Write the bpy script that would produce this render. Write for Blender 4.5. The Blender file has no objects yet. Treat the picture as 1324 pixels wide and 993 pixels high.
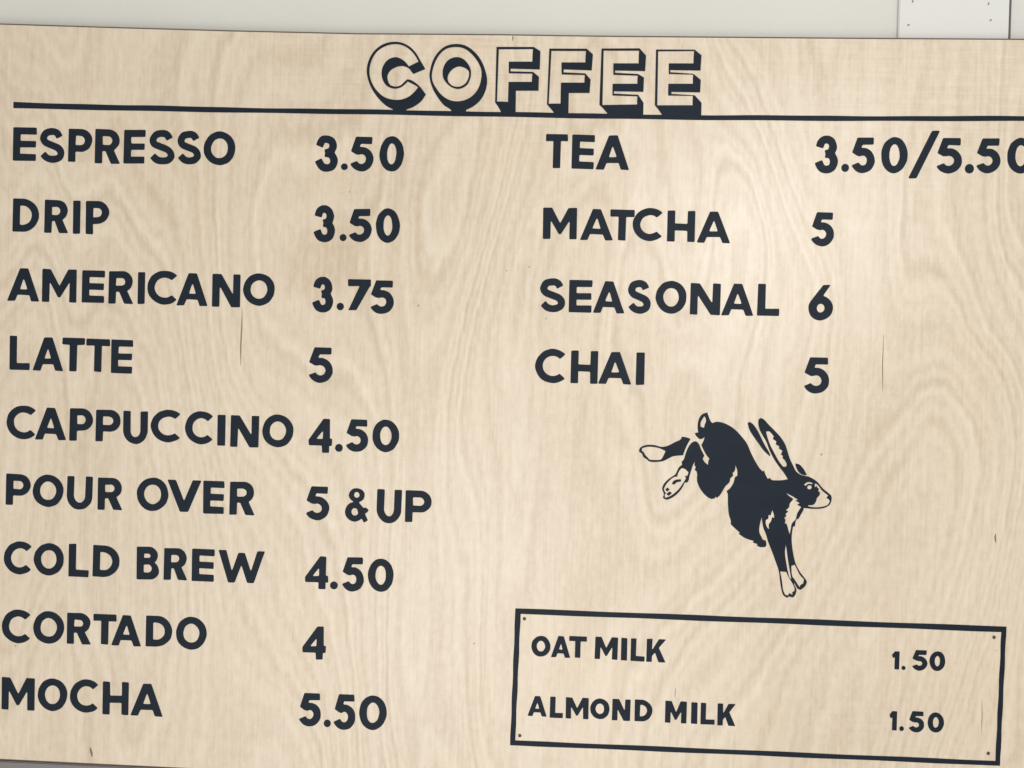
import bpy, bmesh, math, random
import numpy as np
from mathutils import Matrix, Vector
from mathutils.geometry import tessellate_polygon

S = bpy.context.scene
COL = S.collection
MM = 0.001
BZ = 1.9                      # height of the board's middle above the floor

# ------------------------------------------------------------------ camera
YAW, PITCH, ROLL = 0.04427948, -0.01051788, 0.02723541
LENS, DIST = 32.0, 1.5 * 32.0 / 36.0
rot = Matrix.Rotation(YAW, 3, 'Z') @ Matrix.Rotation(math.pi / 2 + PITCH, 3, 'X') @ Matrix.Rotation(ROLL, 3, 'Z')
cd = bpy.data.cameras.new('camera')
cam = bpy.data.objects.new('camera', cd)
COL.objects.link(cam)
cd.lens, cd.sensor_width, cd.clip_start, cd.clip_end = LENS, 36.0, 0.05, 100.0
fwd = rot @ Vector((0, 0, -1))
cam.matrix_world = Matrix.Translation(-fwd * DIST + Vector((0, 0, BZ))) @ rot.to_4x4()
S.camera = cam

# ------------------------------------------------------------------ light
S.view_settings.view_transform = 'Standard'
S.view_settings.look = 'None'
S.view_settings.exposure = 0.0
S.view_settings.gamma = 1.0
S.cycles.filter_width = 1.5
w = bpy.data.worlds.new('World')
S.world = w
w.use_nodes = True
bg = w.node_tree.nodes['Background']
bg.inputs['Color'].default_value = (1.0, 0.995, 0.985, 1)
bg.inputs['Strength'].default_value = 0.70

def area(name, loc, target, size, energy, color):
    l = bpy.data.lights.new(name, 'AREA')
    l.shape = 'DISK'
    l.size, l.energy, l.color = size, energy, color
    o = bpy.data.objects.new(name, l)
    COL.objects.link(o)
    o.location = loc
    o.rotation_euler = (Vector(target) - Vector(loc)).to_track_quat('-Z', 'Y').to_euler()
area('shop_lamp', (0.74, -1.75, BZ + 0.50), (0.40, 0, BZ + 0.20), 0.55, 9.6, (0.98, 0.99, 1.0))
area('low_front_fill', (-0.25, -2.6, BZ - 0.95), (-0.1, 0, BZ - 0.15), 2.0, 28.0, (1.0, 0.99, 0.98))  # added unseen soft lamp, brightens the lower board from in front

# ------------------------------------------------------------------ materials
class NT:
    def __init__(self, name):
        self.m = bpy.data.materials.new(name)
        self.m.use_nodes = True
        self.t = self.m.node_tree
        self.b = self.t.nodes['Principled BSDF']
    def n(self, kind, **kw):
        nd = self.t.nodes.new(kind)
        for k, v in kw.items():
            setattr(nd, k, v)
        return nd
    def ln(self, a, b):
        self.t.links.new(a, b)
    def put(self, sock, v):
        if isinstance(v, (int, float, tuple)):
            sock.default_value = v
        else:
            self.ln(v, sock)
    def math(self, op, a, b=0.0, c=None):
        nd = self.n('ShaderNodeMath', operation=op)
        self.put(nd.inputs[0], a)
        self.put(nd.inputs[1], b)
        if c is not None:
            self.put(nd.inputs[2], c)
        return nd.outputs[0]
    def coord(self, scale, loc=(0, 0, 0)):
        if not hasattr(self, 'tc'):
            self.tc = self.n('ShaderNodeTexCoord')
        mp = self.n('ShaderNodeMapping')
        mp.inputs['Scale'].default_value = scale
        mp.inputs['Location'].default_value = loc
        self.ln(self.tc.outputs['Object'], mp.inputs['Vector'])
        return mp.outputs[0]
    def noise(self, scale, loc=(0, 0, 0), detail=2.0, rough=0.5, dist=0.0):
        nd = self.n('ShaderNodeTexNoise')
        self.ln(self.coord(scale, loc), nd.inputs['Vector'])
        nd.inputs['Scale'].default_value = 1.0
        nd.inputs['Detail'].default_value = detail
        nd.inputs['Roughness'].default_value = rough
        nd.inputs['Distortion'].default_value = dist
        return nd.outputs['Fac']
    def ramp(self, fac, stops, interp='LINEAR'):
        nd = self.n('ShaderNodeValToRGB')
        nd.color_ramp.interpolation = interp
        e = nd.color_ramp.elements
        while len(e) < len(stops):
            e.new(0.5)
        for i, (p, c) in enumerate(stops):
            e[i].position = p
            e[i].color = (*c, 1) if len(c) == 3 else c
        self.ln(fac, nd.inputs['Fac'])
        return nd.outputs['Color']
    def bump(self, h, strength, dist):
        nd = self.n('ShaderNodeBump')
        nd.inputs['Strength'].default_value = strength
        nd.inputs['Distance'].default_value = dist
        self.ln(h, nd.inputs['Height'])
        self.ln(nd.outputs['Normal'], self.b.inputs['Normal'])

def plywood():
    m = NT('birch_plywood')
    # the figure of rotary-cut veneer: level lines of a field stretched along the grain
    field = m.noise((2.1, 1, 0.70), (3.7, 0, 1.3), 2.0, 0.45, 0.35)
    jag = m.noise((26, 1, 9), (1, 0, 2), 2.0, 0.6)
    jag2 = m.noise((90, 1, 24), (5, 0, 2), 1.0, 0.5)
    tc = m.tc
    sep = m.n('ShaderNodeSeparateXYZ')
    m.ln(tc.outputs['Object'], sep.inputs[0])
    ph = m.math('MULTIPLY', field, 33.0)
    ph = m.math('MULTIPLY_ADD', jag, 0.55, ph)
    ph = m.math('MULTIPLY_ADD', jag2, 0.22, ph)
    ph = m.math('MULTIPLY_ADD', sep.outputs['X'], 2.2, ph)
    saw = m.math('FRACT', ph)
    tri = m.math('PINGPONG', m.math('MULTIPLY', ph, 2.37), 0.5)
    vein = m.ramp(saw, [(0.0, (.44,) * 3), (0.14, (.84,) * 3), (0.34, (.60,) * 3), (0.62, (.5,) * 3), (0.90, (.14,) * 3), (1.0, (.44,) * 3)], 'EASE')
    where = m.noise((3.1, 1, 1.7), (9, 0, 4), 2.0, 0.55)
    where = m.ramp(where, [(0.36, (.38,) * 3), (0.62, (1,) * 3)])
    f1 = m.math('MULTIPLY', m.math('SUBTRACT', vein, 0.5), m.math('MULTIPLY', where, 0.33))
    f2 = m.math('MULTIPLY', m.math('SUBTRACT', tri, 0.25), 0.24)
    fibre = m.math('SUBTRACT', m.noise((330, 1, 11), (0, 0, 0), 2.0, 0.6), 0.5)
    fibre2 = m.math('SUBTRACT', m.noise((95, 1, 3.0), (4, 0, 0), 2.0, 0.6), 0.5)
    cross = m.math('SUBTRACT', m.noise((9, 1, 230), (2, 0, 7), 2.0, 0.55), 0.5)
    band = m.ramp(m.noise((2.2, 1, 3.2), (7, 0, 5.2), 1.0), [(0.46, (.12,) * 3), (0.64, (1,) * 3)])
    top = m.n('ShaderNodeMapRange')
    m.ln(sep.outputs['Z'], top.inputs['Value'])
    for k, v in zip(('From Min', 'From Max', 'To Min', 'To Max'), (0.86, 1.0, 0.22, 1.0)):
        top.inputs[k].default_value = v
    xn = m.math('MULTIPLY_ADD', sep.outputs['X'], 0.625, 0.5)
    along = m.ramp(xn, [(0.20, (.05,) * 3), (0.42, (.55,) * 3), (0.50, (.6,) * 3), (0.60, (.25,) * 3), (0.74, (.45,) * 3), (0.82, (1,) * 3)])
    band = m.math('MULTIPLY', m.math('ADD', m.math('MULTIPLY', band, 0.6), 0.45), along)
    ripple = m.math('MULTIPLY', cross, m.math('MULTIPLY', band, top.outputs[0]))
    blotch = m.math('SUBTRACT', m.noise((3.4, 1, 2.2), (6, 0, 1), 3.0, 0.55), 0.5)
    grit = m.math('SUBTRACT', m.noise((420, 1, 420), (0, 0, 0), 1.0, 0.5), 0.5)
    v = m.math('ADD', f1, f2)
    v = m.math('MULTIPLY_ADD', fibre, 0.34, v)
    v = m.math('MULTIPLY_ADD', fibre2, 0.26, v)
    v = m.math('MULTIPLY_ADD', ripple, 0.66, v)
    v = m.math('MULTIPLY_ADD', blotch, 0.36, v)
    v = m.math('MULTIPLY_ADD', grit, 0.16, v)
    mottle = m.math('SUBTRACT', m.noise((125, 1, 62), (3, 0, 9), 2.0, 0.6), 0.5)
    v = m.math('MULTIPLY_ADD', mottle, 0.42, v)
    v = m.math('ADD', v, 0.5)
    c = m.ramp(v, [(0.0, (.42, .315, .20)), (0.32, (.535, .428, .297)), (0.52, (.615, .508, .372)), (0.75, (.685, .583, .450)), (1.0, (.74, .652, .525))])
    # a faint pink cast in patches
    pink = m.n('ShaderNodeMix', data_type='RGBA', blend_type='MULTIPLY')
    pm = m.ramp(m.noise((5, 1, 3.6), (2, 0, 8), 2.0), [(0.48, (0,) * 3), (0.72, (1,) * 3)])
    m.ln(pm, pink.inputs[0])
    m.ln(c, pink.inputs[6])
    pink.inputs[7].default_value = (1.0, 0.975, 0.955, 1)
    m.ln(pink.outputs[2], m.b.inputs['Base Color'])
    m.b.inputs['Roughness'].default_value = 0.39
    m.b.inputs['Specular IOR Level'].default_value = 1.0
    m.bump(m.math('ADD', fibre, m.math('MULTIPLY', cross, 0.5)), 0.10, 0.0006)
    return m.m

def simple(name, color, rough, var=0.12, scale=(18, 18, 18), var2=0.05, scale2=(240, 240, 240), bump=0.0, spec=0.5):
    m = NT(name)
    a = m.math('SUBTRACT', m.noise(scale, (1, 2, 3), 3.0, 0.55), 0.5)
    b = m.math('SUBTRACT', m.noise(scale2, (4, 1, 2), 2.0, 0.5), 0.5)
    k = m.math('MULTIPLY_ADD', a, var * 2, 1.0)
    k = m.math('MULTIPLY_ADD', b, var2 * 2, k)
    mx = m.n('ShaderNodeVectorMath', operation='SCALE')
    mx.inputs[0].default_value = color
    m.ln(k, mx.inputs['Scale'])
    m.ln(mx.outputs[0], m.b.inputs['Base Color'])
    m.b.inputs['Roughness'].default_value = rough
    m.b.inputs['Specular IOR Level'].default_value = spec
    if bump:
        m.bump(b, bump, 0.001)
    return m.m

M_WOOD = plywood()
M_EDGE = simple('plywood_edge', (.12, .088, .06), .7, .25, (9, 40, 300))
M_PAINT = simple('navy_paint', (.0075, .0128, .0212), .5, .30, (16, 1, 30), .22, (150, 1, 500), 0.12, 0.16)
M_CRACK = simple('dark_wood_split', (.23, .15, .095), .9, .3)
M_KNOT = simple('brown_knot', (.22, .13, .085), .8, .3)
M_FLECK = simple('grey_fleck', (.33, .26, .19), .8, .3)
M_NAIL = simple('dark_nail_metal', (.045, .030, .026), .5, .2)
M_WALL = simple('grey_white_wall_paint', (.615, .60, .54), .62, .045, (3.2, 3.2, 6), .022, (170, 170, 170), .08)
M_TRIM = simple('white_trim_paint', (.65, .638, .588), .5, .02, (8, 8, 8), .02, (210, 210, 210), .06)
M_RAIL = simple('dull_grey_metal', (.19, .172, .165), .5, .1)
M_TRIM_SHADE = simple('dark_trim_shade', (.10, .095, .09), .8, .2)  # flat dark colour of the shadow strip beside the trim
M_HOLE = simple('nail_hole_grey', (.20, .20, .20), .8, .2)

# ------------------------------------------------------------------ mesh helpers
def link(name, me, mat, parent=None):
    o = bpy.data.objects.new(name, me)
    COL.objects.link(o)
    for x in (mat if isinstance(mat, list) else [mat]):
        me.materials.append(x)
    if parent:
        o.parent = parent
    return o

def area2(p):
    return sum(p[i - 1][0] * p[i][1] - p[i][0] * p[i - 1][1] for i in range(len(p))) / 2

def add_prism(bm, loops, y0, y1):
    """loops: outer outline then holes, (x, z) in metres; solid between y0 (front) and y1 (back)"""
    loops = [list(l) if (area2(l) > 0) == (i == 0) else list(l)[::-1] for i, l in enumerate(loops)]
    tris = tessellate_polygon([[Vector((x, z, 0)) for x, z in l] for l in loops])
    flat = [q for l in loops for q in l]
    fr = [bm.verts.new((x, y0, z)) for x, z in flat]
    bk = [bm.verts.new((x, y1, z)) for x, z in flat]
    for a, b, c in tris:
        pa, pb, pc = flat[a], flat[b], flat[c]
        s = (pb[0] - pa[0]) * (pc[1] - pa[1]) - (pb[1] - pa[1]) * (pc[0] - pa[0])
        if abs(s) < 1e-14:
            continue
        if s < 0:
            b, c = c, b
        try:
            bm.faces.new((fr[a], fr[b], fr[c]))
            bm.faces.new((bk[a], bk[c], bk[b]))
        except ValueError:
            pass
    i0 = 0
    for l in loops:
        n = len(l)
        for i in range(n):
            a, b = i0 + i, i0 + (i + 1) % n
            try:
                bm.faces.new((fr[a], bk[a], bk[b], fr[b]))
            except ValueError:
                pass
        i0 += n

def finish(bm, name):
    me = bpy.data.meshes.new(name)
    bm.to_mesh(me)
    bm.free()
    return me

def paint_obj(name, regions, parent, y0=-0.0004, mat=None, label=None):
    bm = bmesh.new()
    for loops in regions:
        add_prism(bm, loops, y0, 0.0004)
    o = link(name, finish(bm, name), mat or M_PAINT, parent)
    if label:
        o['label'] = label
    return o

def board(p):                       # millimetres from the middle of the board -> metres above its lower edge
    return (p[0] * MM, p[1] * MM - BASE)
BASE = -0.590

def smooth_loop(pts, corner=42.0, sub=5):
    """closed Catmull-Rom through pts that keeps sharp corners sharp"""
    n = len(pts)
    P = [np.array(p, float) for p in pts]
    tan = []
    for i in range(n):
        a, b = P[i] - P[i - 1], P[(i + 1) % n] - P[i]
        la, lb = np.linalg.norm(a) + 1e-9, np.linalg.norm(b) + 1e-9
        ang = math.degrees(math.acos(max(-1, min(1, float(a @ b) / la / lb))))
        tan.append(None if ang > corner else (a / la + b / lb) / 2)
    out = []
    for i in range(n):
        p, q = P[i], P[(i + 1) % n]
        L = np.linalg.norm(q - p)
        d = (q - p) / (L + 1e-9)
        t0 = (tan[i] if tan[i] is not None else d) * L
        t1 = (tan[(i + 1) % n] if tan[(i + 1) % n] is not None else d) * L
        k = sub if L > 1.2 else 2
        for j in range(k):
            s = j / k
            out.append(tuple((2*s**3 - 3*s*s + 1) * p + (s**3 - 2*s*s + s) * t0 + (3*s*s - 2*s**3) * q + (s**3 - s*s) * t1))
    return out

# ------------------------------------------------------------------ hand-lettered alphabet
RES = 84
class G:
    """one letter of height 1 and width w, drawn with a brush of width t on a grid"""
    def __init__(self, w, t):
        self.w, self.t = w, t
        ss = 2
        self.pad = 0.09
        nx, ny = int((w + 2 * self.pad) * RES) + 1, int((1 + 2 * self.pad) * RES) + 1
        x = (np.arange(nx * ss) + .5) / (RES * ss) - self.pad
        y = (np.arange(ny * ss) + .5) / (RES * ss) - self.pad
        self.X, self.Y = np.meshgrid(x, y)
        self.m = np.zeros(self.X.shape, bool)
        self.ss, self.nx, self.ny = ss, nx, ny
    def add(self, k): self.m |= k
    def cut(self, k): self.m &= ~k
    def rect(self, x0, y0, x1, y1): return (self.X >= x0) & (self.X <= x1) & (self.Y >= y0) & (self.Y <= y1)
    def ell(self, cx, cy, rx, ry): return ((self.X - cx) / rx) ** 2 + ((self.Y - cy) / ry) ** 2 <= 1
    def poly(self, *pts):
        k = np.zeros(self.X.shape, bool)
        for i in range(len(pts)):
            (x0, y0), (x1, y1) = pts[i - 1], pts[i]
            if y0 == y1:
                continue
            c = ((self.Y < y0) != (self.Y < y1)) & (self.X < (x1 - x0) * (self.Y - y0) / (y1 - y0) + x0)
            k ^= c
        return k
    def wedge(self, cx, cy, a0, a1):
        a = np.degrees(np.arctan2(self.Y - cy, self.X - cx))
        return ((a - a0) % 360) <= ((a1 - a0) % 360)
    def stroke(self, pts, t, s0=0.0, s1=0.0):
        P = [np.array(pts[0])]
        n = len(pts)
        for i in range(n - 1):
            p0, p1, p2, p3 = (np.array(pts[max(0, min(n - 1, k))], float) for k in (i - 1, i, i + 1, i + 2))
            for j in range(1, 7):
                s = j / 6
                P.append(.5 * (2*p1 + (p2 - p0) * s + (2*p0 - 5*p1 + 4*p2 - p3) * s*s + (3*p1 - p0 - 3*p2 + p3) * s**3))
        k = np.zeros(self.X.shape, bool)
        for i in range(len(P) - 1):
            a, b = P[i], P[i + 1]
            d = b - a
            u = ((self.X - a[0]) * d[0] + (self.Y - a[1]) * d[1]) / (d @ d + 1e-12)
            uc = np.clip(u, 0, 1)
            q = (self.X - a[0] - uc * d[0]) ** 2 + (self.Y - a[1] - uc * d[1]) ** 2 <= (t / 2) ** 2
            k |= q
        for a, b in ((P[0], P[1]), (P[-1], P[-2])):
            d = b - a
            k &= ~((((self.X - a[0]) * d[0] + (self.Y - a[1]) * d[1]) < 0) & ((self.X - a[0]) ** 2 + (self.Y - a[1]) ** 2 < (t * .62) ** 2))
        return k
    def half_bowl(self, xs, x1, y0, y1, hole=True):
        r = (y1 - y0) / 2
        rx = min(r * 1.02, x1 - xs)
        c = (y0 + y1) / 2
        self.add(self.rect(0, y0, x1 - rx, y1) | self.ell(x1 - rx, c, rx, r))
    def half_hole(self, x0, x1, y0, y1):
        r = (y1 - y0) / 2
        rx = min(r * 1.02, x1 - x0)
        return self.rect(x0, y0, x1 - rx, y1) | (self.ell(x1 - rx, (y0 + y1) / 2, rx, r) & (self.X >= x0))

    def draw(self, ch):
        w, t = self.w, self.t
        b = t * .93
        R, P, E, A = self.rect, self.poly, self.ell, self.add
        if ch == 'E':
            A(R(0, 0, t, 1)); A(R(0, 0, w * .98, b)); A(R(0, 1 - b, w, 1)); A(R(0, .5 - b * .47, w * .97, .5 + b * .47))
        elif ch == 'I': A(R(0, 0, w, 1))
        elif ch == 'L': A(R(0, 0, min(t, w * .5), 1)); A(R(0, 0, w, b))
        elif ch == 'T': A(R(0, 1 - b, w, 1)); A(R(w / 2 - t / 2, 0, w / 2 + t / 2, 1))
        elif ch == 'H': A(R(0, 0, t, 1)); A(R(w - t, 0, w, 1)); A(R(0, .47 - b / 2, w, .47 + b / 2))
        elif ch == 'N': A(R(0, 0, t, 1)); A(R(w - t, 0, w, 1)); A(P((0, 1), (t * 1.2, 1), (w, 0), (w - t * 1.2, 0)))
        elif ch == 'M':
            A(R(0, 0, t, 1)); A(R(w - t, 0, w, 1))
            A(P((0, 1), (t * 1.15, 1), (w / 2, .50), (w - t * 1.15, 1), (w, 1), (w / 2 + .035, .15), (w / 2 - .035, .15)))
        elif ch == 'A':
            t = min(t, .225)
            b = min(b, .215)
            a, f = t * .57, t * 1.10
            A(P((0, 0), (w / 2 - a, 1), (w / 2 + a, 1), (w, 0)))
            s = 1 / (w / 2 - a)
            yt = (w / 2 - f) * s
            y0, y1 = .19, .19 + b * .82
            self.cut(P((f, -.2), (f, 0), (f + y0 / s, y0), (w - f - y0 / s, y0), (w - f, 0), (w - f, -.2)))
            self.cut(P((f + y1 / s, y1), (w / 2 - .01, yt * .99), (w / 2 + .01, yt * .99), (w - f - y1 / s, y1)))
        elif ch == 'V':
            f = t * 1.16
            A(P((0, 1), (f, 1), (w / 2, .34), (w - f, 1), (w, 1), (w / 2 + t * .55, 0), (w / 2 - t * .55, 0)))
        elif ch == 'W':
            f = t * 1.05
            q = w * .29
            A(P((0, 1), (f, 1), (q + .01, .36), (w / 2 - t * .42, .93), (w / 2 + t * .42, .93), (w - q - .01, .36), (w - f, 1), (w, 1),
                (w - q + t * .42, 0), (w - q - t * .48, 0), (w / 2, .55), (q + t * .48, 0), (q - t * .42, 0)))
        elif ch == 'K':
            A(R(0, 0, t, 1)); A(P((t * .6, .34), (w - t * 1.3, 1), (w, 1), (t * .9, .22), (t * .5, .3)))
            A(P((w * .34, .60), (w * .62, .66), (w, 0), (w - t * 1.28, 0)))
        elif ch == 'U':
            r = w / 2
            A(R(0, .42, t, 1)); A(R(w - t, .42, w, 1))
            k = E(r, .42, r, .42) & ~E(r, .42, r - t, .42 - b) & (self.Y <= .42)
            A(k)
        elif ch == 'D':
            A(R(0, 0, w * .38, 1) | (E(w * .38, .5, w * .62, .5) & (self.X >= w * .38)))
            self.cut(R(t, b, w * .38, 1 - b) | (E(w * .38, .5, w * .62 - t, .5 - b) & (self.X >= w * .38)))
        elif ch == 'P':
            self.half_bowl(t, w, .31, 1); self.cut(self.half_hole(t, w - t, .31 + b * .95, 1 - b)); A(R(0, 0, t, 1))
        elif ch == 'R':
            self.half_bowl(t, w * .96, .36, 1); self.cut(self.half_hole(t, w * .96 - t, .36 + b * .9, 1 - b)); A(R(0, 0, t, 1))
            A(P((w * .36, .46), (w * .70, .46), (w, 0), (w - t * 1.25, 0)))
        elif ch == 'B':
            self.half_bowl(t, w * .93, .46, 1); self.half_bowl(t, w, 0, .55)
            self.cut(self.half_hole(t, w * .93 - t, .46 + b * .95, 1 - b)); self.cut(self.half_hole(t, w - t, b, .46)); A(R(0, .46, w * .7, .46 + b * .8)); A(R(0, 0, t, 1))
        elif ch in 'O0':
            k = 1.0 if ch == 'O' else 1.02
            A(E(w / 2, .5, w / 2, .5)); self.cut(E(w / 2, .5, w / 2 - t * k, .5 - b))
        elif ch == 'C':
            rx = w * .56
            A(E(rx, .5, rx, .5)); self.cut(E(rx, .5, rx - t, .5 - b)); self.cut(self.wedge(rx * .92, .5, -41, 41) & (self.X > rx * .9))
            self.cut(self.X > w)
        elif ch == 'S':
            q = [(.90, .80), (.76, .955), (.50, 1), (.17, .94), (.02, .76), (.13, .60), (.46, .51), (.84, .40), (1.0, .22), (.86, .05), (.50, 0), (.22, .05), (.01, .19)]
            A(self.stroke([(t / 2 + u * (w - t), b / 2 + v * (1 - b)) for u, v in q], t * .93))
        elif ch == '3':
            q = [(.04, .74), (.20, .95), (.50, 1.0), (.80, .93), (.92, .76), (.78, .58), (.42, .515)]
            A(self.stroke([(t / 2 + u * (w - t), b / 2 + v * (1 - b)) for u, v in q], t))
            q = [(.42, .515), (.82, .47), (1.0, .26), (.86, .06), (.50, 0), (.20, .06), (-.02, .27)]
            A(self.stroke([(t / 2 + u * (w - t), b / 2 + v * (1 - b)) for u, v in q], t))
        elif ch == '5':
            rx, ry = w * .53, .355
            A(E(w - rx, ry, rx, ry)); self.cut(E(w - rx, ry, rx - t, ry - t * .98))
            self.cut(self.wedge(w - rx, ry, 128, 204))
            A(P((.21 * w, 1), (.21 * w + t * 1.05, 1), (.36 * w, .66), (.40 * w, .52), (.26 * w, .475), (0, .575)))
            A(R(.21 * w, 1 - b, w * .93, 1))
            A(P((.26 * w, .475), (.40 * w, .71), (.62 * w, .70), (.55 * w, .50), (.40 * w, .52)))
        elif ch == '6':
            r = w / 2
            A(E(r, .345, r, .345)); self.cut(E(r, .345, r - t * 1.08, .345 - t * 1.02))
            A(P((.57 * w, 1), (.88 * w, 1), (.55 * w, .64), (.40 * w, .58), (.012 * w, .42), (.06 * w, .50)))
        elif ch == '7':
            A(R(0, 1 - b, w, 1)); A(P((w, 1), (w, 1 - b * .75), (.39 * w, 0), (.03 * w, 0), (w * .66, 1)))
        elif ch == '4':
            A(P((.63 * w, 1), (.90 * w, 1), (.90 * w, .415), (w, .415), (w, .21), (.88 * w, .21), (.88 * w, 0), (.58 * w, 0), (.58 * w, .21), (.02 * w, .21), (0, .36)))
            self.cut(P((.33 * w, .40), (.60 * w, .40), (.60 * w, .65)))
        elif ch == '1':
            A(R(w - min(t * 1.1, w * .62), 0, w, 1)); A(P((w, 1), (w - .25, 1), (0, .80), (.06, .62), (w - t * .5, .74)))
        elif ch == '.': A(E(w / 2, .5, w / 2, .5))
        elif ch == '/': A(P((w - t * 1.02, 1), (w, 1), (t * 1.02, 0), (0, 0)))
        elif ch == '&':
            A(E(.48 * w, .79, .24, .21)); self.cut(E(.48 * w, .80, .085, .085))
            A(E(.40 * w, .29, .40 * w, .29)); self.cut(E(.41 * w, .29, .40 * w - t * .82, .29 - t * .80))
            A(P((.28 * w, .74), (.50 * w, .70), (w * .98, .05), (w * .80, -.02)))
            A(P((.62 * w, .22), (.50 * w, .34), (.86 * w, .44), (w, .36), (w * .9, .27)))
        return self

    def outlines(self):
        s = self.ss
        g = self.m[:self.ny * s, :self.nx * s].reshape(self.ny, s, self.nx, s).mean((1, 3))
        k = np.exp(-np.arange(-5, 6) ** 2 / (2 * 1.25 ** 2))
        k /= k.sum()
        g = np.apply_along_axis(lambda r: np.convolve(r, k, 'same'), 0, g)
        g = np.apply_along_axis(lambda r: np.convolve(r, k, 'same'), 1, g)
        f = lambda p: ((p[0] + .5) / RES - self.pad, (p[1] + .5) / RES - self.pad)
        return [[f(p) for p in l[::-1]] for l in contours(g - .5)]

def contours(g):
    ny, nx = g.shape
    ins = g > 0
    code = ins[:-1, :-1] * 1 + ins[:-1, 1:] * 2 + ins[1:, 1:] * 4 + ins[1:, :-1] * 8
    TAB = {1: [(3, 0)], 2: [(0, 1)], 3: [(3, 1)], 4: [(1, 2)], 5: [(3, 0), (1, 2)], 6: [(0, 2)], 7: [(3, 2)],
           8: [(2, 3)], 9: [(2, 0)], 10: [(0, 1), (2, 3)], 11: [(2, 1)], 12: [(1, 3)], 13: [(1, 0)], 14: [(0, 3)]}
    nxt, pos = {}, {}
    def edge(i, j, e):
        if e == 0: a, b, key = (i, j), (i, j + 1), (0, i, j)
        elif e == 1: a, b, key = (i, j + 1), (i + 1, j + 1), (1, i, j + 1)
        elif e == 2: a, b, key = (i + 1, j), (i + 1, j + 1), (0, i + 1, j)
        else: a, b, key = (i, j), (i + 1, j), (1, i, j)
        if key not in pos:
            va, vb = g[a], g[b]
            s = va / (va - vb)
            pos[key] = (a[1] + (b[1] - a[1]) * s, a[0] + (b[0] - a[0]) * s)
        return key
    for i, j in np.argwhere((code > 0) & (code < 15)):
        for a, b in TAB[int(code[i, j])]:
            nxt[edge(i, j, a)] = edge(i, j, b)
    out, used = [], set()
    for s in list(nxt):
        if s in used:
            continue
        l, k = [], s
        while k in nxt and k not in used:
            used.add(k)
            l.append(pos[k])
            k = nxt[k]
        if len(l) > 8:
            out.append(rdp_closed(l, 0.16))
    return out

def rdp_closed(l, eps):
    P = np.array(l)
    n = len(P)
    far = int(np.argmax(((P - P[0]) ** 2).sum(1)))
    keep = np.zeros(n + 1, bool)
    Q = np.vstack([P, P[:1]])
    st = [(0, far), (far, n)]
    keep[[0, far, n]] = True
    while st:
        a, b = st.pop()
        if b - a < 2:
            continue
        d = Q[b] - Q[a]
        L = np.hypot(*d) + 1e-9
        r = Q[a + 1:b] - Q[a]
        h = np.abs(r[:, 0] * d[1] - r[:, 1] * d[0]) / L
        i = int(np.argmax(h))
        if h[i] > eps:
            keep[a + 1 + i] = True
            st += [(a, a + 1 + i), (a + 1 + i, b)]
    return [tuple(q) for q in Q[:-1][keep[:-1]]]

rng = random.Random(7)
def glyph_regions(ch, cx, cz, w, h, stroke):
    """outlines of one painted letter, in metres on the board"""
    g = G(w / h, stroke / h if ch not in '.' else .2).draw(ch)
    p1, p2, p3 = (rng.uniform(0, 6.28) for _ in range(3))
    am = 0.0042 * (1 if h > 20 else .4)
    tilt = math.radians(rng.uniform(-.35, .35))
    loops = []
    for l in g.outlines():
        q = []
        for x, y in l:
            x += am * (math.sin(9 * y + p1) + .6 * math.sin(21 * y + 13 * x + p2))
            y += am * (math.sin(8 * x + p3) + .6 * math.sin(19 * x + 11 * y + p1))
            dx, dz = (x - w / h / 2) * h, (y - .5) * h
            q.append(board((cx + dx - dz * tilt, cz + dz + dx * tilt)))
        loops.append(q)
    outs = [l for l in loops if area2(l) > 0]
    holes = [l for l in loops if area2(l) < 0]
    def inside(p, l):
        k = False
        for i in range(len(l)):
            a, b = l[i - 1], l[i]
            if (a[1] > p[1]) != (b[1] > p[1]) and p[0] < (b[0] - a[0]) * (p[1] - a[1]) / (b[1] - a[1]) + a[0]:
                k = not k
        return k
    return [[o] + [hh for hh in holes if inside(hh[0], o)] for o in outs]

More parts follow.
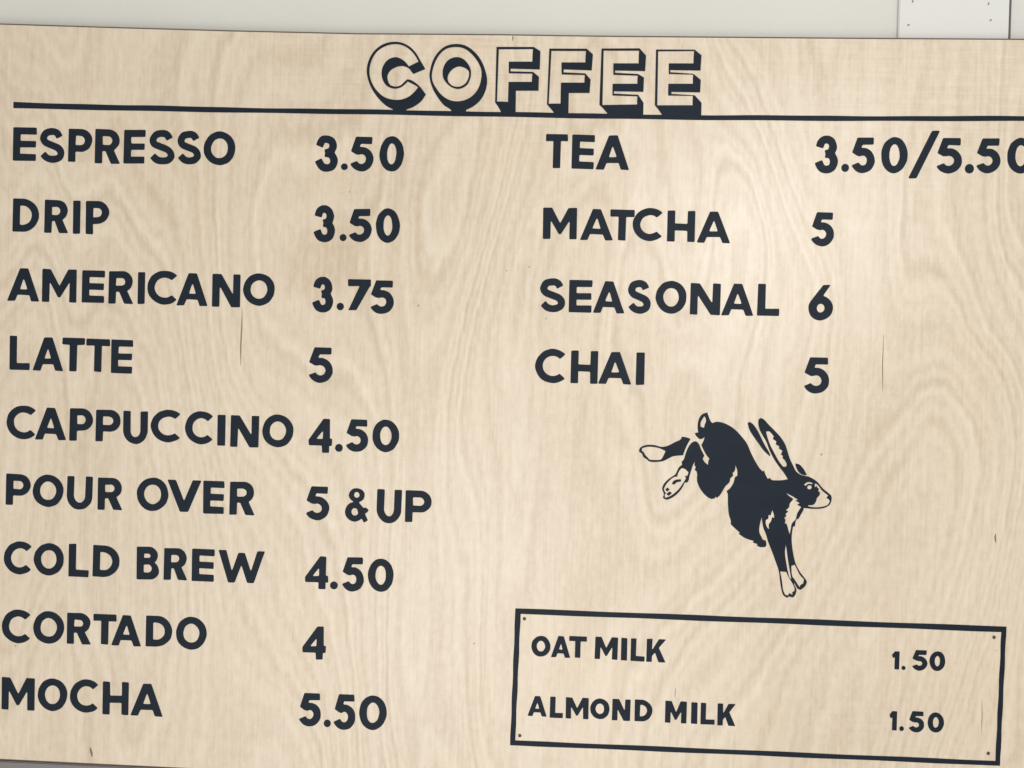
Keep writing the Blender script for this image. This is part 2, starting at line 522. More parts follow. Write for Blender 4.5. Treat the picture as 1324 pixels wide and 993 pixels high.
# ------------------------------------------------------------------ measured layout, millimetres on the board
WORDS = [
 ('ESPRESSO', [(-739.4,338.8,36.2,49.8), (-697.4,337.5,39.0,51.8), (-654.5,338.0,36.3,49.4), (-612.5,337.3,38.5,51.0), (-571.8,337.6,32.5,49.9), (-530.4,337.4,39.7,51.2), (-489.3,337.7,37.2,49.7), (-443.3,337.1,47.6,49.9)]),
 ('DRIP', [(-735.4,232.4,40.1,49.4), (-688.2,231.6,36.7,49.4), (-657.3,231.2,11.3,49.5), (-625.8,231.1,35.3,49.3)]),
 ('AMERICANO', [(-736.5,128.5,49.5,49.4), (-681.6,128.1,52.6,49.3), (-629.8,128.3,34.5,48.3), (-587.3,127.8,38.0,48.5), (-556.4,127.7,10.7,47.4), (-523.8,129.1,47.6,50.4), (-479.2,127.3,47.3,48.1), (-427.9,126.8,42.3,48.7), (-378.9,129.6,47.3,47.9)]),
 ('LATTE', [(-740.4,26.2,31.0,51.2), (-696.8,25.6,47.0,49.7), (-658.0,25.9,34.3,49.9), (-620.3,25.6,36.3,49.2), (-583.8,24.7,33.0,50.2)]),
 ('CAPPUCCINO', [(-734.6,-77.8,47.4,50.5), (-690.2,-78.8,48.0,48.2), (-643.4,-78.7,35.3,48.5), (-602.3,-79.0,37.9,47.4), (-560.5,-80.6,37.4,49.0), (-513.8,-76.7,47.0,48.5), (-463.5,-77.8,43.8,49.1), (-430.4,-80.8,12.0,45.9), (-395.2,-81.4,42.7,46.9), (-345.4,-79.1,46.7,48.5)]),
 ('POUR OVER', [(-738.0,-179.2,37.6,46.9), (-692.1,-179.5,47.1,48.4), (-643.5,-181.1,39.3,50.0), (-596.8,-180.9,38.1,48.0), (-532.2,-179.4,48.0,49.8), (-484.3,-180.3,51.5,47.7), (-439.4,-180.8,32.1,48.9), (-396.3,-181.0,38.2,49.3)]),
 ('COLD BREW', [(-735.9,-281.8,44.0,49.6), (-688.6,-282.3,46.1,48.5), (-642.7,-282.3,30.9,49.3), (-600.6,-282.1,41.0,47.5), (-537.0,-282.7,34.4,49.0), (-494.6,-282.5,35.9,47.5), (-453.1,-282.5,34.1,48.5), (-395.3,-282.7,70.3,47.8)]),
 ('CORTADO', [(-735.9,-385.1,45.8,50.6), (-686.6,-385.0,47.5,48.8), (-639.9,-384.8,37.3,46.7), (-600.6,-384.3,35.3,45.3), (-567.3,-384.9,45.7,46.2), (-517.6,-384.0,40.1,46.3), (-468.6,-385.0,46.5,49.1)]),
 ('MOCHA', [(-731.4,-487.1,50.9,48.7), (-678.4,-486.0,45.4,49.0), (-629.1,-485.9,45.0,50.0), (-581.3,-487.2,40.0,49.3), (-533.7,-487.6,49.5,48.2)]),
 ('3.50', [(-283.1,332.2,34.4,52.8), (-255.9,313.2,10.2,9.8), (-229.8,332.2,33.7,50.9), (-186.1,333.1,36.2,51.7)]),
 ('3.50', [(-283.5,228.6,32.0,53.8), (-255.1,208.9,10.2,10.4), (-229.6,227.4,33.4,48.6), (-189.1,227.8,35.7,50.6)]),
 ('3.75', [(-283.2,124.0,31.4,52.0), (-256.7,107.3,10.8,11.0), (-229.1,125.3,34.0,45.9), (-194.4,122.5,34.5,49.5)]),
 ('5', [(-283.3,20.1,35.5,52.2)]),
 ('4.50', [(-281.5,-84.1,35.2,50.3), (-253.4,-101.5,11.5,11.7), (-226.4,-82.6,32.9,48.1), (-184.2,-81.6,39.7,48.0)]),
 ('5 &UP', [(-282.8,-184.7,34.3,50.1), (-224.2,-185.0,35.7,49.6), (-176.5,-185.5,36.8,49.7), (-133.1,-184.1,38.7,46.8)]),
 ('4.50', [(-281.8,-287.5,35.0,48.5), (-255.7,-305.4,11.6,11.7), (-227.2,-288.1,32.0,50.7), (-186.2,-287.7,38.2,49.0)]),
 ('4', [(-283.1,-392.0,35.3,49.2)]),
 ('5.50', [(-286.3,-491.6,32.2,49.6), (-260.4,-510.8,10.6,11.1), (-234.4,-492.9,31.8,53.0), (-192.7,-491.9,41.1,51.2)]),
 ('TEA', [(56.0,341.2,32.1,49.8), (94.5,340.9,32.8,49.7), (137.5,340.5,48.9,49.7)]),
 ('MATCHA', [(63.8,236.2,49.5,45.6), (117.1,235.4,48.0,45.0), (154.1,235.5,35.1,44.5), (191.6,237.2,44.5,47.9), (239.2,235.6,40.1,44.9), (286.1,235.0,48.4,45.3)]),
 ('SEASONAL', [(55.6,131.4,38.5,49.5), (96.6,130.6,33.6,47.4), (137.9,130.3,46.1,46.5), (181.8,132.0,34.8,49.0), (227.8,132.4,44.5,47.6), (276.9,130.8,43.4,45.6), (323.6,131.1,46.5,45.8), (367.7,131.8,31.4,46.1)]),
 ('CHAI', [(56.1,27.9,45.6,50.1), (104.9,27.6,39.4,47.8), (149.8,27.4,48.4,47.1), (186.3,27.5,12.2,47.2)]),
 ('3.50/5.50', [(443.9,342.6,32.9,53.6), (470.9,324.0,10.8,11.6), (496.4,342.4,32.3,50.9), (539.9,343.4,37.3,51.9), (581.7,344.8,42.3,68.3), (617.6,343.7,34.8,50.9), (645.9,325.7,12.7,13.5), (672.3,344.6,33.0,49.7), (717.1,345.3,38.2,50.7)]),
 ('5', [(442.1,235.1,31.6,49.0)]),
 ('6', [(442.2,129.6,35.0,51.3)]),
 ('5', [(439.9,24.5,35.6,52.3)]),
 ('OAT MILK', [(52.9,-383.3,28.0,30.5), (82.1,-382.9,28.3,31.3), (106.9,-382.2,25.8,31.4), (148.5,-382.2,33.1,32.6), (174.4,-382.7,8.9,32.9), (194.3,-382.9,20.4,33.1), (221.0,-382.8,27.8,33.7)]),
 ('ALMOND MILK', [(50.1,-471.6,28.1,29.5), (78.2,-472.2,19.2,31.1), (108.4,-472.1,33.3,31.0), (141.7,-471.6,28.2,30.1), (172.8,-471.8,26.4,31.3), (205.2,-471.5,25.7,31.6), (252.2,-471.6,31.1,31.9), (278.7,-471.8,9.1,31.3), (298.2,-471.9,20.6,31.4), (325.3,-472.1,26.1,32.0)]),
 ('1.50', [(564.3,-383.0,10.7,26.1), (575.8,-393.4,5.6,5.9), (598.6,-381.6,21.2,29.5), (623.3,-381.7,22.2,28.3)]),
 ('1.50', [(563.4,-470.5,10.9,27.8), (575.8,-481.3,6.4,7.0), (596.8,-470.5,21.5,30.3), (623.8,-470.3,23.0,28.9)]),
]
TITLE_ROUND = [
 [
  [(-147.3,470.0),(-140.0,458.2),(-157.2,450.9),(-164.9,459.5),(-174.3,462.3),(-183.5,460.3),(-191.9,454.8),(-195.6,447.1),(-193.8,437.9),(-190.6,433.3),(-183.6,431.5),(-175.1,433.8),(-170.5,438.2),(-166.0,442.4),(-161.3,441.7),(-148.7,433.5),(-138.2,420.9),(-145.0,410.8),(-155.6,403.0),(-166.4,398.5),(-167.8,392.8),(-184.1,392.5),(-185.8,398.7),(-196.1,403.9),(-210.4,417.6),(-220.2,432.9),(-225.3,448.2),(-225.8,459.0),(-222.7,471.4),(-215.3,483.8),(-203.1,493.2),(-189.1,496.9),(-176.7,496.2),(-164.1,490.5),(-154.6,481.4)],
  [(-149.6,468.7),(-164.1,461.3),(-169.7,467.9),(-177.6,473.0),(-184.7,474.6),(-194.7,470.9),(-201.9,461.6),(-203.9,452.4),(-202.5,443.1),(-197.6,434.7),(-190.5,430.2),(-183.5,429.1),(-175.0,431.2),(-168.9,435.9),(-165.3,439.8),(-151.7,433.0),(-149.4,431.2),(-154.6,424.5),(-163.7,416.7),(-174.5,412.7),(-186.9,412.5),(-199.5,416.2),(-210.6,425.3),(-218.7,437.5),(-222.2,449.8),(-222.0,460.6),(-218.4,473.0),(-210.9,483.8),(-199.9,490.9),(-189.1,493.9),(-176.6,493.3),(-165.6,488.2),(-156.1,479.1)],
 ],
 [
  [(-133.1,447.9),(-132.2,457.1),(-129.0,469.4),(-122.0,481.8),(-111.4,491.1),(-97.6,494.8),(-83.7,493.4),(-71.1,486.2),(-60.0,474.1),(-52.7,459.6),(-48.7,442.8),(-50.3,429.0),(-56.9,415.1),(-67.4,405.0),(-78.1,399.5),(-79.5,394.1),(-98.0,393.8),(-100.5,399.1),(-110.7,405.9),(-120.3,417.3),(-128.4,431.0)],
  [(-130.1,447.9),(-129.1,457.1),(-125.6,468.7),(-119.6,479.5),(-109.8,488.1),(-96.0,491.0),(-83.6,489.1),(-72.6,481.6),(-63.0,470.2),(-57.3,458.0),(-56.9,445.8),(-60.4,431.9),(-67.8,421.1),(-78.5,414.0),(-92.3,411.2),(-104.7,413.7),(-115.8,421.2),(-123.8,431.1),(-128.7,440.2)],
 ],
 [
  [(-113.8,451.2),(-112.9,460.4),(-108.5,468.9),(-101.7,474.0),(-94.0,475.7),(-86.3,474.2),(-79.2,468.5),(-74.3,460.9),(-72.6,453.2),(-73.9,444.0),(-77.5,436.3),(-85.1,431.1),(-92.8,430.0),(-101.4,432.9),(-108.5,439.0),(-112.5,445.0)],
  [(-106.8,445.1),(-105.0,452.1),(-99.0,459.0),(-91.3,462.5),(-83.6,461.5),(-76.5,457.0),(-74.9,453.2),(-75.9,445.5),(-79.9,437.8),(-86.7,433.4),(-93.6,432.5),(-100.7,434.8),(-105.4,439.8)],
 ],
]
TITLE_STRAIGHT = [
 [
  [(-35.9,491.5),(18.4,491.9),(28.1,486.0),(28.0,459.6),(-14.6,460.2),(-14.6,456.1),(18.3,455.7),(27.0,448.8),(27.0,428.7),(-6.0,428.2),(-5.5,394.2),(-26.4,393.9),(-27.7,399.0),(-35.8,410.8)],
  [(-32.8,488.4),(17.4,489.3),(17.1,470.4),(-17.3,470.0),(-16.9,453.7),(17.6,453.5),(17.1,441.0),(-16.8,440.6),(-16.8,411.5),(-33.5,412.0)],
 ],
 [
  [(41.2,489.9),(95.2,490.3),(104.6,482.5),(103.6,459.2),(62.9,460.1),(62.7,455.6),(94.3,454.5),(102.2,445.9),(101.4,426.4),(71.2,426.0),(71.5,394.2),(50.7,393.9),(49.6,398.4),(40.0,409.1)],
  [(44.0,486.9),(94.6,487.4),(94.1,470.2),(59.5,469.8),(60.3,452.9),(93.9,452.6),(93.6,440.9),(59.6,440.5),(59.9,410.1),(42.1,409.8)],
 ],
 [
  [(117.0,490.8),(171.8,491.7),(181.5,481.4),(180.8,459.1),(137.5,459.4),(137.4,455.9),(170.8,454.6),(179.4,449.6),(179.2,429.1),(136.5,429.3),(136.6,425.8),(171.7,424.5),(179.7,413.1),(179.9,394.2),(129.2,394.0),(127.8,397.5),(116.2,409.5)],
  [(119.8,488.1),(171.4,488.7),(171.3,469.8),(134.8,469.4),(135.3,453.4),(170.5,452.5),(170.3,440.3),(134.6,439.8),(134.8,423.3),(170.8,422.7),(170.8,410.3),(120.3,408.9)],
 ],
 [
  [(195.8,490.3),(251.2,490.7),(261.2,482.7),(260.4,460.9),(217.1,461.0),(216.9,457.7),(250.2,455.9),(261.2,447.3),(260.8,429.4),(219.6,429.6),(219.7,426.4),(253.1,424.9),(263.2,414.3),(263.4,394.9),(207.6,394.6),(206.1,397.9),(196.4,410.0)],
  [(198.6,488.0),(250.6,489.1),(250.2,470.7),(214.8,470.3),(215.3,455.5),(250.2,455.1),(250.2,441.3),(215.0,440.9),(215.2,424.4),(250.7,424.4),(250.8,410.3),(199.5,409.6)],
 ],
]
RABBIT = [
 [
  [(249.0,-70.1),(254.9,-70.6),(261.5,-72.6),(258.1,-78.6),(254.0,-88.3),(251.3,-96.5),(245.4,-97.0),(236.7,-98.5),(229.5,-102.4),(223.7,-105.5),(215.0,-107.2),(203.3,-106.9),(199.5,-104.0),(194.3,-100.5),(192.4,-96.1),(188.2,-93.3),(188.8,-88.9),(192.4,-85.8),(199.6,-83.4),(209.9,-83.5),(220.2,-85.7),(229.0,-83.9),(239.0,-78.5),(248.4,-73.0)],
  [(191.4,-91.7),(192.4,-88.0),(199.7,-85.9),(210.0,-86.0),(218.8,-87.9),(226.3,-91.4),(222.8,-99.6),(220.0,-103.8),(210.5,-104.9),(203.2,-104.4),(200.9,-101.8),(197.4,-98.6),(195.6,-96.0),(194.4,-93.9)],
 ],
 [
  [(284.5,-33.7),(286.9,-40.2),(290.7,-47.5),(292.9,-48.9),(296.5,-47.3),(303.8,-47.1),(314.1,-50.5),(324.5,-56.8),(335.8,-68.2),(342.4,-76.5),(348.6,-89.6),(354.7,-101.1),(362.3,-112.6),(366.8,-116.9),(368.5,-115.4),(370.6,-121.2),(374.4,-127.7),(377.0,-125.7),(379.5,-128.5),(387.5,-129.1),(396.2,-128.4),(403.3,-126.7),(397.3,-117.4),(389.8,-108.1),(382.2,-97.3),(376.0,-85.8),(370.6,-72.7),(365.3,-64.1),(360.6,-55.4),(358.6,-46.7),(358.8,-41.5),(361.6,-39.5),(366.0,-41.3),(372.0,-47.7),(381.0,-56.3),(389.9,-65.5),(396.7,-74.9),(400.6,-85.0),(404.6,-96.6),(410.0,-107.4),(414.6,-115.4),(422.0,-120.2),(432.1,-122.1),(439.5,-125.5),(445.4,-129.8),(452.8,-138.3),(461.7,-145.3),(465.4,-148.9),(465.6,-156.2),(462.9,-162.1),(455.1,-166.5),(440.7,-168.0),(432.1,-167.6),(426.3,-167.2),(426.6,-168.9),(422.7,-177.3),(419.7,-182.9),(416.7,-184.6),(414.9,-194.2),(412.3,-195.0),(410.9,-204.6),(410.9,-215.6),(412.5,-228.2),(416.5,-245.5),(419.0,-251.7),(425.6,-262.6),(432.0,-270.2),(434.2,-274.1),(432.0,-280.5),(426.0,-286.0),(422.3,-284.8),(417.4,-277.4),(414.2,-273.3),(417.2,-280.6),(419.7,-285.7),(418.4,-293.7),(415.4,-297.5),(409.9,-296.4),(406.8,-298.1),(402.1,-295.1),(398.7,-285.7),(396.4,-273.2),(394.5,-260.6),(388.8,-244.9),(382.6,-229.3),(377.9,-218.4),(374.4,-207.4),(370.3,-198.1),(367.4,-182.3),(364.9,-191.9),(364.2,-204.6),(367.5,-211.6),(370.0,-215.8),(374.0,-216.9),(374.9,-223.2),(373.4,-225.7),(365.6,-226.0),(361.6,-223.7),(363.2,-222.1),(356.1,-220.0),(357.2,-217.5),(344.9,-214.0),(335.3,-208.0),(336.9,-206.4),(327.2,-198.0),(323.2,-194.2),(323.6,-191.0),(320.4,-180.8),(318.8,-168.1),(318.0,-152.3),(317.9,-151.1),(316.2,-146.7),(319.8,-143.7),(323.3,-139.1),(326.0,-133.2),(328.0,-125.7),(330.8,-124.2),(330.6,-116.8),(327.4,-108.1),(326.2,-117.0),(323.4,-120.0),(324.3,-124.4),(320.7,-127.4),(319.4,-133.4),(313.8,-139.4),(309.7,-146.9),(305.5,-153.7),(301.9,-156.8),(300.4,-154.6),(299.0,-157.6),(294.0,-158.5),(286.5,-154.3),(277.5,-143.6),(273.1,-133.4),(272.4,-120.2),(269.4,-117.3),(270.7,-112.9),(268.8,-110.7),(270.1,-102.6),(266.3,-110.0),(263.6,-119.0),(261.6,-126.4),(259.7,-134.6),(257.5,-136.1),(255.3,-135.5),(251.2,-144.4),(244.1,-153.5),(235.5,-159.7),(229.0,-161.7),(224.5,-159.3),(225.9,-154.1),(223.2,-146.8),(225.4,-139.4),(233.3,-131.0),(240.4,-125.9),(242.1,-124.1),(246.0,-115.1),(250.9,-110.5),(250.1,-106.1),(252.9,-103.1),(255.6,-94.2),(259.7,-83.7),(264.6,-77.7),(268.9,-76.1),(272.6,-78.2),(277.3,-87.6),(281.9,-96.3),(279.9,-100.8),(282.2,-105.1),(288.2,-110.1),(288.7,-103.5),(290.1,-100.5),(286.3,-96.2),(281.7,-88.9),(277.8,-81.0),(281.3,-73.5),(282.1,-68.3),(279.0,-71.4),(274.7,-72.2),(269.4,-67.2),(268.1,-64.0),(272.9,-63.0),(271.7,-55.4),(273.1,-43.6),(277.3,-36.8)],
  [(280.5,-38.9),(277.8,-43.4),(275.4,-48.7),(275.6,-54.5),(280.7,-55.9),(281.8,-50.7),(283.4,-46.2),(282.0,-40.4)],
  [(250.4,-115.3),(254.8,-116.3),(260.3,-121.3),(258.7,-126.5),(255.4,-126.3),(256.9,-130.2),(253.9,-135.5),(248.3,-144.5),(241.2,-152.1),(232.6,-157.9),(227.5,-159.5),(226.6,-155.6),(228.3,-152.6),(225.4,-147.5),(227.0,-142.3),(233.3,-133.7),(240.5,-128.3),(244.1,-128.0),(244.8,-124.0),(248.2,-117.3)],
  [(369.7,-58.8),(373.8,-58.0),(378.2,-61.5),(381.2,-65.4),(379.9,-68.8),(385.1,-72.3),(384.5,-76.7),(389.6,-79.5),(389.0,-82.4),(394.2,-85.9),(392.1,-91.1),(395.1,-93.2),(394.5,-96.2),(398.2,-99.7),(400.8,-105.5),(399.9,-108.8),(395.6,-108.9),(389.6,-101.5),(381.9,-88.5),(375.8,-77.0),(371.9,-66.8)],
  [(426.0,-134.3),(428.8,-131.2),(433.1,-129.7),(438.5,-130.9),(438.2,-132.9),(433.2,-132.2),(428.9,-135.4)],
  [(430.8,-136.8),(433.2,-134.4),(437.1,-135.1),(437.5,-138.4),(434.6,-140.7),(431.5,-139.4)],
  [(441.4,-131.5),(445.2,-132.8),(452.2,-141.2),(461.1,-148.0),(459.7,-150.8),(458.7,-152.0),(462.7,-154.1),(463.8,-157.0),(461.0,-161.8),(453.6,-164.9),(440.7,-166.1),(432.7,-164.9),(433.4,-163.4),(440.6,-162.2),(444.0,-157.6),(445.3,-152.5),(448.8,-148.0),(449.4,-144.3),(446.5,-142.2),(447.8,-139.2),(444.9,-137.1),(445.2,-134.9),(442.0,-137.2)],
  [(401.0,-146.6),(408.6,-150.1),(418.5,-155.8),(415.1,-157.0),(421.1,-160.8),(417.6,-163.2),(423.4,-166.2),(418.0,-175.9),(415.9,-184.6),(413.6,-187.1),(410.6,-191.1),(409.6,-198.3),(408.0,-206.6),(406.3,-201.6),(404.5,-195.3),(402.9,-191.4),(400.5,-190.7),(401.1,-185.1),(399.5,-182.8),(402.5,-179.6),(400.9,-177.2),(405.0,-173.2),(401.5,-171.7),(406.0,-166.8),(406.6,-162.0),(410.1,-157.2),(411.6,-154.8),(405.5,-151.0)],
  [(382.0,-172.0),(384.5,-177.8),(385.4,-183.3),(382.3,-182.6),(380.9,-188.2),(377.9,-193.1),(378.6,-200.2),(375.7,-197.9),(373.2,-191.6),(373.1,-186.9),(376.9,-184.4),(376.7,-179.6),(379.9,-179.5)],
  [(403.0,-221.5),(404.4,-228.5),(406.4,-241.1),(409.5,-256.8),(412.3,-271.0),(410.4,-270.3),(407.7,-263.2),(404.2,-247.5),(401.9,-231.8)],
  [(411.7,-252.0),(416.3,-249.9),(418.8,-254.1),(424.2,-264.2),(430.7,-271.1),(429.3,-277.5),(425.8,-279.2),(424.8,-282.9),(421.0,-277.8),(417.0,-271.6),(413.4,-267.0)],
  [(396.0,-260.5),(404.9,-261.0),(408.3,-268.0),(413.2,-275.7),(417.3,-283.5),(417.5,-288.2),(414.4,-290.2),(414.8,-294.2),(409.8,-291.7),(408.6,-295.2),(404.4,-294.6),(401.1,-288.0),(399.2,-276.2)],
 ],
 [
  [(237.1,-139.0),(238.5,-135.3),(243.5,-132.6),(249.4,-132.0),(249.5,-134.9),(243.6,-136.1),(240.1,-139.2)],
 ],
 [
  [(227.9,-147.4),(230.4,-144.5),(233.3,-147.2),(230.1,-149.9)],
 ],
 [
  [(229.5,-153.7),(233.8,-150.2),(236.8,-152.3),(232.5,-156.1)],
 ],
 [
  [(343.4,-47.1),(345.8,-45.6),(350.3,-48.4),(357.8,-58.4),(362.4,-67.1),(368.6,-78.7),(375.9,-90.9),(376.6,-94.3),(367.4,-86.0),(359.8,-76.0),(352.2,-65.9),(345.9,-55.9)],
 ],
 [
  [(413.2,-103.7),(418.6,-105.0),(424.6,-110.9),(429.7,-119.6),(424.8,-119.7),(418.9,-116.2),(414.8,-109.5)],
 ],
]
TOP_EDGE = [(-781.6,519.5),(-604.2,515.9),(-428.9,512.9),(-244.0,510.7),(-38.8,511.5),(118.9,510.9),(274.9,511.3),(473.1,511.8),(716.1,512.9)]
BOTTOM_EDGE = [(-757.3,-589.7),(-685.6,-589.3),(-614.2,-590.4)]
RULE_TOP = [(-758.3,401.2),(-589.7,399.0),(-426.0,397.9),(-241.1,397.6),(-35.7,397.2),(122.1,396.3),(278.3,396.7),(476.6,398.5),(719.7,401.7)]
RULE_BOTTOM = [(-758.1,392.0),(-589.6,390.9),(-425.9,390.4),(-240.9,390.6),(-35.5,389.9),(122.3,389.4),(278.5,389.7),(476.8,391.3),(720.0,394.8)]
BOX_OUT = [(14.0,-329.1),(718.7,-328.1),(716.1,-528.6),(11.7,-530.9)]
BOX_IN = [(21.9,-336.9),(711.8,-336.2),(709.5,-521.9),(19.1,-523.5)]
NAILS = [(27.6,-343.8),(25.5,-516.1),(701.9,-344.1),(699.1,-511.5)]
TRIM = [(540.7,514.3),(694.5,514.9),(538.2,543.0),(695.7,544.5),(539.1,565.1),(696.1,566.5)]
TRIM_NAILS = [(558.8,563.1),(553.9,529.4),(665.2,560.7),(669.0,537.4)]
CRACKS = [(-403.7,101.9),(-403.9,15.8),(532.2,86.5),(533.7,2.0),(699.0,-195.2),(699.4,-208.5),(-618.4,-562.5),(-615.7,-577.6),(688.2,-435.0),(688.7,-482.9),(-12.7,508.4),(-12.5,500.5),(250.1,-435.8),(250.6,-451.6)]
SPECKS = [(449.8,-89.2),(-12.4,165.6),(20.2,171.9),(47.2,96.9),(-247.2,276.5),(-45.4,-383.2),(705.5,-362.9),(-140.8,111.6),(-737.2,-414.7)]
CORN = [(-782.3,553.2),(714.4,566.7),(749.9,-530.3),(-757.1,-600.5),(370.1,285.6)]

# ------------------------------------------------------------------ wall and trim
WALL_Y, TRIM_Y = 0.0255, 0.0190
bm = bmesh.new()
add_prism(bm, [[(-2.6, 0.0), (2.6, 0.0), (2.6, 3.1), (-2.6, 3.1)]], WALL_Y, WALL_Y + 0.12)
wall = link('wall', finish(bm, 'wall'), M_WALL)
wall['label'] = 'plain grey-white painted wall behind the plywood board'
wall['category'] = 'wall'

trim = bpy.data.objects.new('trim_board', None)
COL.objects.link(trim)
trim.location = (0.6255, TRIM_Y, BZ + 0.35)
trim['label'] = 'flat white vertical trim board with small nail marks above the menu board'
trim['category'] = 'trim'
bm = bmesh.new()
bmesh.ops.create_cube(bm, size=1)
for v in bm.verts:
    v.co = Vector((v.co.x * 0.1565, (v.co.y + .5) * (WALL_Y - TRIM_Y - 0.0004), (v.co.z + .5) * 0.80))
bmesh.ops.bevel(bm, geom=bm.edges[:], offset=0.0012, segments=2, affect='EDGES')
link('board', finish(bm, 'board'), M_TRIM, trim)
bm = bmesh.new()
add_prism(bm, [[(0.0788, 0.0), (0.0826, 0.0), (0.0822, 0.80), (0.0788, 0.80)]], 0.0035, 0.0070)  # thin dark strip put in as the shadow right of the trim
link('shade_strip', finish(bm, 'shade_strip'), M_TRIM_SHADE, trim)['label'] = 'dark strip standing in for the trim shadow along the right side'
for (x, z), a in zip(TRIM_NAILS, (0.2, 0.9, 0.3, 0.8)):
    bm = bmesh.new()
    x, z = (x + (x - 59) * .0143) * MM - 0.6255, (z * 1.0143) * MM - 0.35
    loop = []
    for i in range(14):
        u = i / 14 * 2 * math.pi
        dx, dz = 1.15 * MM * math.cos(u), (2.0 + .3 * math.sin(3 * u)) * MM * math.sin(u)
        loop.append((x + dx * math.cos(a) + dz * math.sin(a), z - dx * math.sin(a) + dz * math.cos(a)))
    add_prism(bm, [loop], -0.0003, 0.0005)
    link('nail_mark', finish(bm, 'nail_mark'), M_HOLE, trim)

bm = bmesh.new()
bmesh.ops.create_cube(bm, size=1)
for v in bm.verts:
    v.co = Vector((v.co.x * 1.70 + .02, (v.co.y + .5) * .0205, (v.co.z - .5) * .032))
bmesh.ops.bevel(bm, geom=bm.edges[:], offset=0.0015, segments=2, affect='EDGES')
ledge = link('ledge', finish(bm, 'ledge'), M_RAIL)
ledge.location = (0, 0.0045, BZ + BASE - 0.0019)
ledge['label'] = 'narrow dull grey ledge strip just under the lower edge of the board'
ledge['category'] = 'ledge'

# ------------------------------------------------------------------ the menu board
sign = bpy.data.objects.new('menu_board', None)
COL.objects.link(sign)
sign.location = (0, 0, BZ + BASE)
sign['label'] = 'pale birch plywood coffee menu board hand-lettered in navy with prices and a leaping rabbit'
sign['category'] = 'menu board'

outline = [board((-815, 520.2))] + [board(p) for p in TOP_EDGE] + [board((858, 514.5)), board((858, -591.5)), board((0, -590.8)), board((-815, -589.4))]
bm = bmesh.new()
add_prism(bm, [outline], 0.0, 0.018)
bmesh.ops.remove_doubles(bm, verts=bm.verts[:], dist=1e-6)
rim = [e for e in bm.edges if len(e.link_faces) == 2 and abs(e.link_faces[0].normal.y) < .5 < abs(e.link_faces[1].normal.y) or
       len(e.link_faces) == 2 and abs(e.link_faces[1].normal.y) < .5 < abs(e.link_faces[0].normal.y)]
bm.normal_update()
rim = [e for e in bm.edges if len(e.link_faces) == 2 and (abs(e.link_faces[0].normal.y) < .5) != (abs(e.link_faces[1].normal.y) < .5) and e.verts[0].co.y < .009]
bmesh.ops.bevel(bm, geom=rim, offset=0.0030, segments=1, affect='EDGES')
bm.normal_update()
for f in bm.faces:
    f.material_index = 0 if f.normal.y < -.95 else 1
link('panel', finish(bm, 'panel'), [M_WOOD, M_EDGE], sign)

def fatten(l, d, hole):
    """the brush spreads a little: outlines grow outwards (holes shrink) by d millimetres"""
    s = 1 if area2(l) > 0 else -1
    if hole:
        s = -s
    o = []
    for i in range(len(l)):
        a, b = Vector(l[i - 1]), Vector(l[(i + 1) % len(l)])
        n = Vector((b.y - a.y, a.x - b.x))
        n = n.normalized() if n.length > 1e-6 else n
        o.append((l[i][0] + n.x * d * s, l[i][1] + n.y * d * s))
    return o

# title and rule
regs = [[fatten(smooth_loop(l, 38), 0.25, i > 0) for i, l in enumerate(r)] for r in TITLE_ROUND]
regs += [[fatten(smooth_loop(l, 25, 2), .1 if i == 0 else .3, i > 0) for i, l in enumerate(r)] for r in TITLE_STRAIGHT]
paint_obj('title_lettering', [[[board(p) for p in l] for l in r] for r in regs], sign, -0.0006, label='COFFEE in open block letters with a dark drop shade')
fr = lambda pts: [(x, z + .35 * math.sin(x * .021) + .2 * math.sin(x * .057 + 1)) for x, z in pts]
def dense(pts):
    o = []
    for a, b in zip(pts, pts[1:]):
        o += [(a[0] + (b[0] - a[0]) * i / 12, a[1] + (b[1] - a[1]) * i / 12) for i in range(12)]
    return o + [pts[-1]]
top = fr(dense(RULE_TOP + [(800, 404.0)]))
bot = [(x, z + .25 * math.sin(x * .035 + 2)) for x, z in dense(RULE_BOTTOM + [(799, 397.0)])]
paint_obj('header_rule', [[[board(p) for p in top + bot[::-1]]]], sign, -0.0004, label='long thin navy line under the title')

# menu lines
STROKE = {'OAT MILK': 7.9, 'ALMOND MILK': 7.9, '1.50': 7.2}
for text, boxes in WORDS:
    regions = []
    for ch, (cx, cz, gw, gh) in zip(text.replace(' ', ''), boxes):
        st = STROKE.get(text, 11.1)
        regions += glyph_regions(ch, cx, cz, gw, gh, st)
    price = text[0].isdigit()
    paint_obj('price' if price else 'item_name', regions, sign, label=('price reading ' if price else 'name reading ') + text)

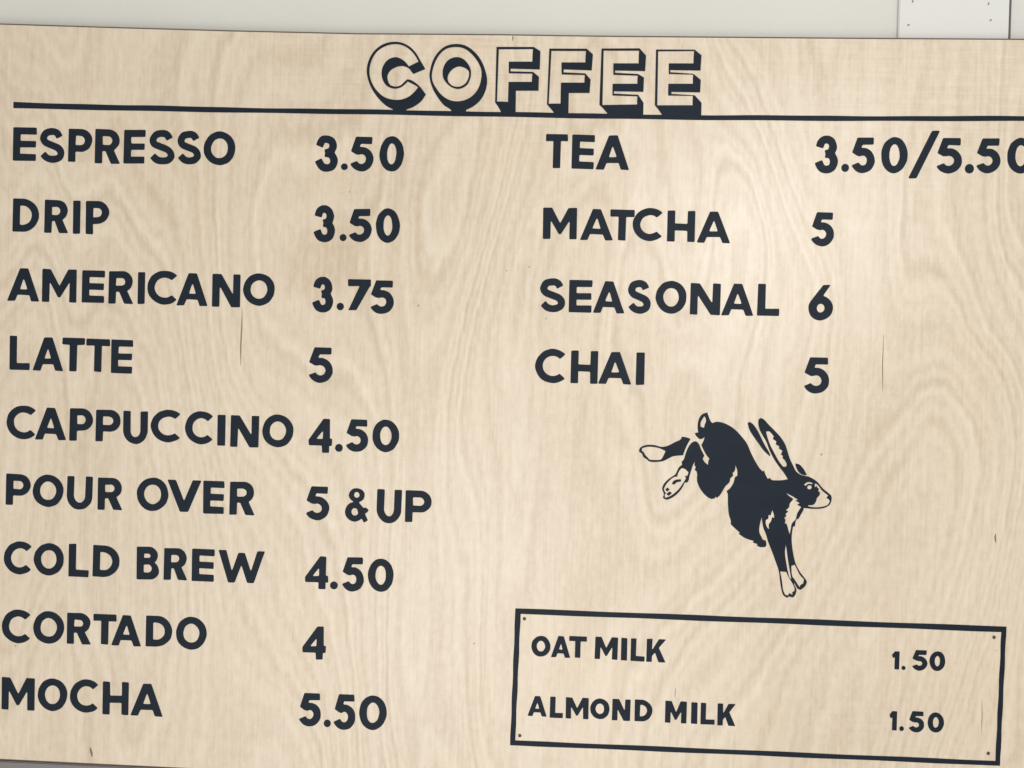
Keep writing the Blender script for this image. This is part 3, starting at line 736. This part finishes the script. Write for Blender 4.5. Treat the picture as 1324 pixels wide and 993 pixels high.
# frame round the milk prices, with its four nails
def edge_wobble(q, ph):
    o = []
    for i in range(4):
        a, b = q[i], q[(i + 1) % 4]
        for k in range(16):
            s = k / 16
            j = .35 * math.sin(s * 23 + ph + i) if k else 0
            o.append((a[0] + (b[0] - a[0]) * s + j, a[1] + (b[1] - a[1]) * s + j))
    return o
paint_obj('milk_frame', [[[board(p) for p in edge_wobble(BOX_OUT, 0)], [board(p) for p in edge_wobble(BOX_IN, 2)]]], sign, label='navy rectangle painted round the milk prices')
for x, z in NAILS:
    bm = bmesh.new()
    bmesh.ops.create_uvsphere(bm, u_segments=16, v_segments=8, radius=1)
    bx, bz = board((x, z))
    for v in bm.verts:
        v.co = Vector((bx + v.co.x * .0024, v.co.y * .0009 - .0001, bz + v.co.z * .0026))
    for f in bm.faces:
        f.smooth = True
    link('nail_head', finish(bm, 'nail_head'), M_NAIL, sign)

# rabbit
regs = [[fatten(smooth_loop(l, 50, 3), 0.3 if i == 0 else 0.12, i > 0) for i, l in enumerate(r)] for r in RABBIT]
paint_obj('rabbit_emblem', [[[board(p) for p in l] for l in r] for r in regs], sign, label='black and white rabbit leaping downward')

# splits, knots and flecks in the veneer
def lens(p, q, wd, n=10, ph=0.0):
    (x0, z0), (x1, z1) = p, q
    L, Rr = [], []
    for i in range(n + 1):
        s = i / n
        h = wd * (math.sin(math.pi * min(max(s, .03), .97)) ** .7) / 2
        x, z = x0 + (x1 - x0) * s + .35 * math.sin(s * 7 + ph), z0 + (z1 - z0) * s
        L.append((x - h, z))
        Rr.append((x + h, z))
    return [board(p) for p in L + Rr[::-1]]
WID = [1.9, 1.2, 2.2, 3.6, .9, 1.8, .9]
for i, wd in enumerate(WID):
    p, q = CRACKS[2 * i], CRACKS[2 * i + 1]
    knot = i in (2, 3)
    paint_obj('knot' if knot else 'split', [[lens(p, q, wd, ph=i)]], sign, -0.0002, M_KNOT if knot else M_CRACK)
for i, (x, z) in enumerate(SPECKS):
    r = (1.7, 1.2, 1.3, 1.2, 1.1, 1.2, .9, 1.6, 1.3)[i]
    loop = [board((x + r * math.cos(u) * .8, z + r * math.sin(u) * (1 + .2 * math.sin(3 * u + i)))) for u in (k * math.pi / 6 for k in range(12))]
    paint_obj('fleck', [[loop]], sign, -0.0002, M_FLECK)
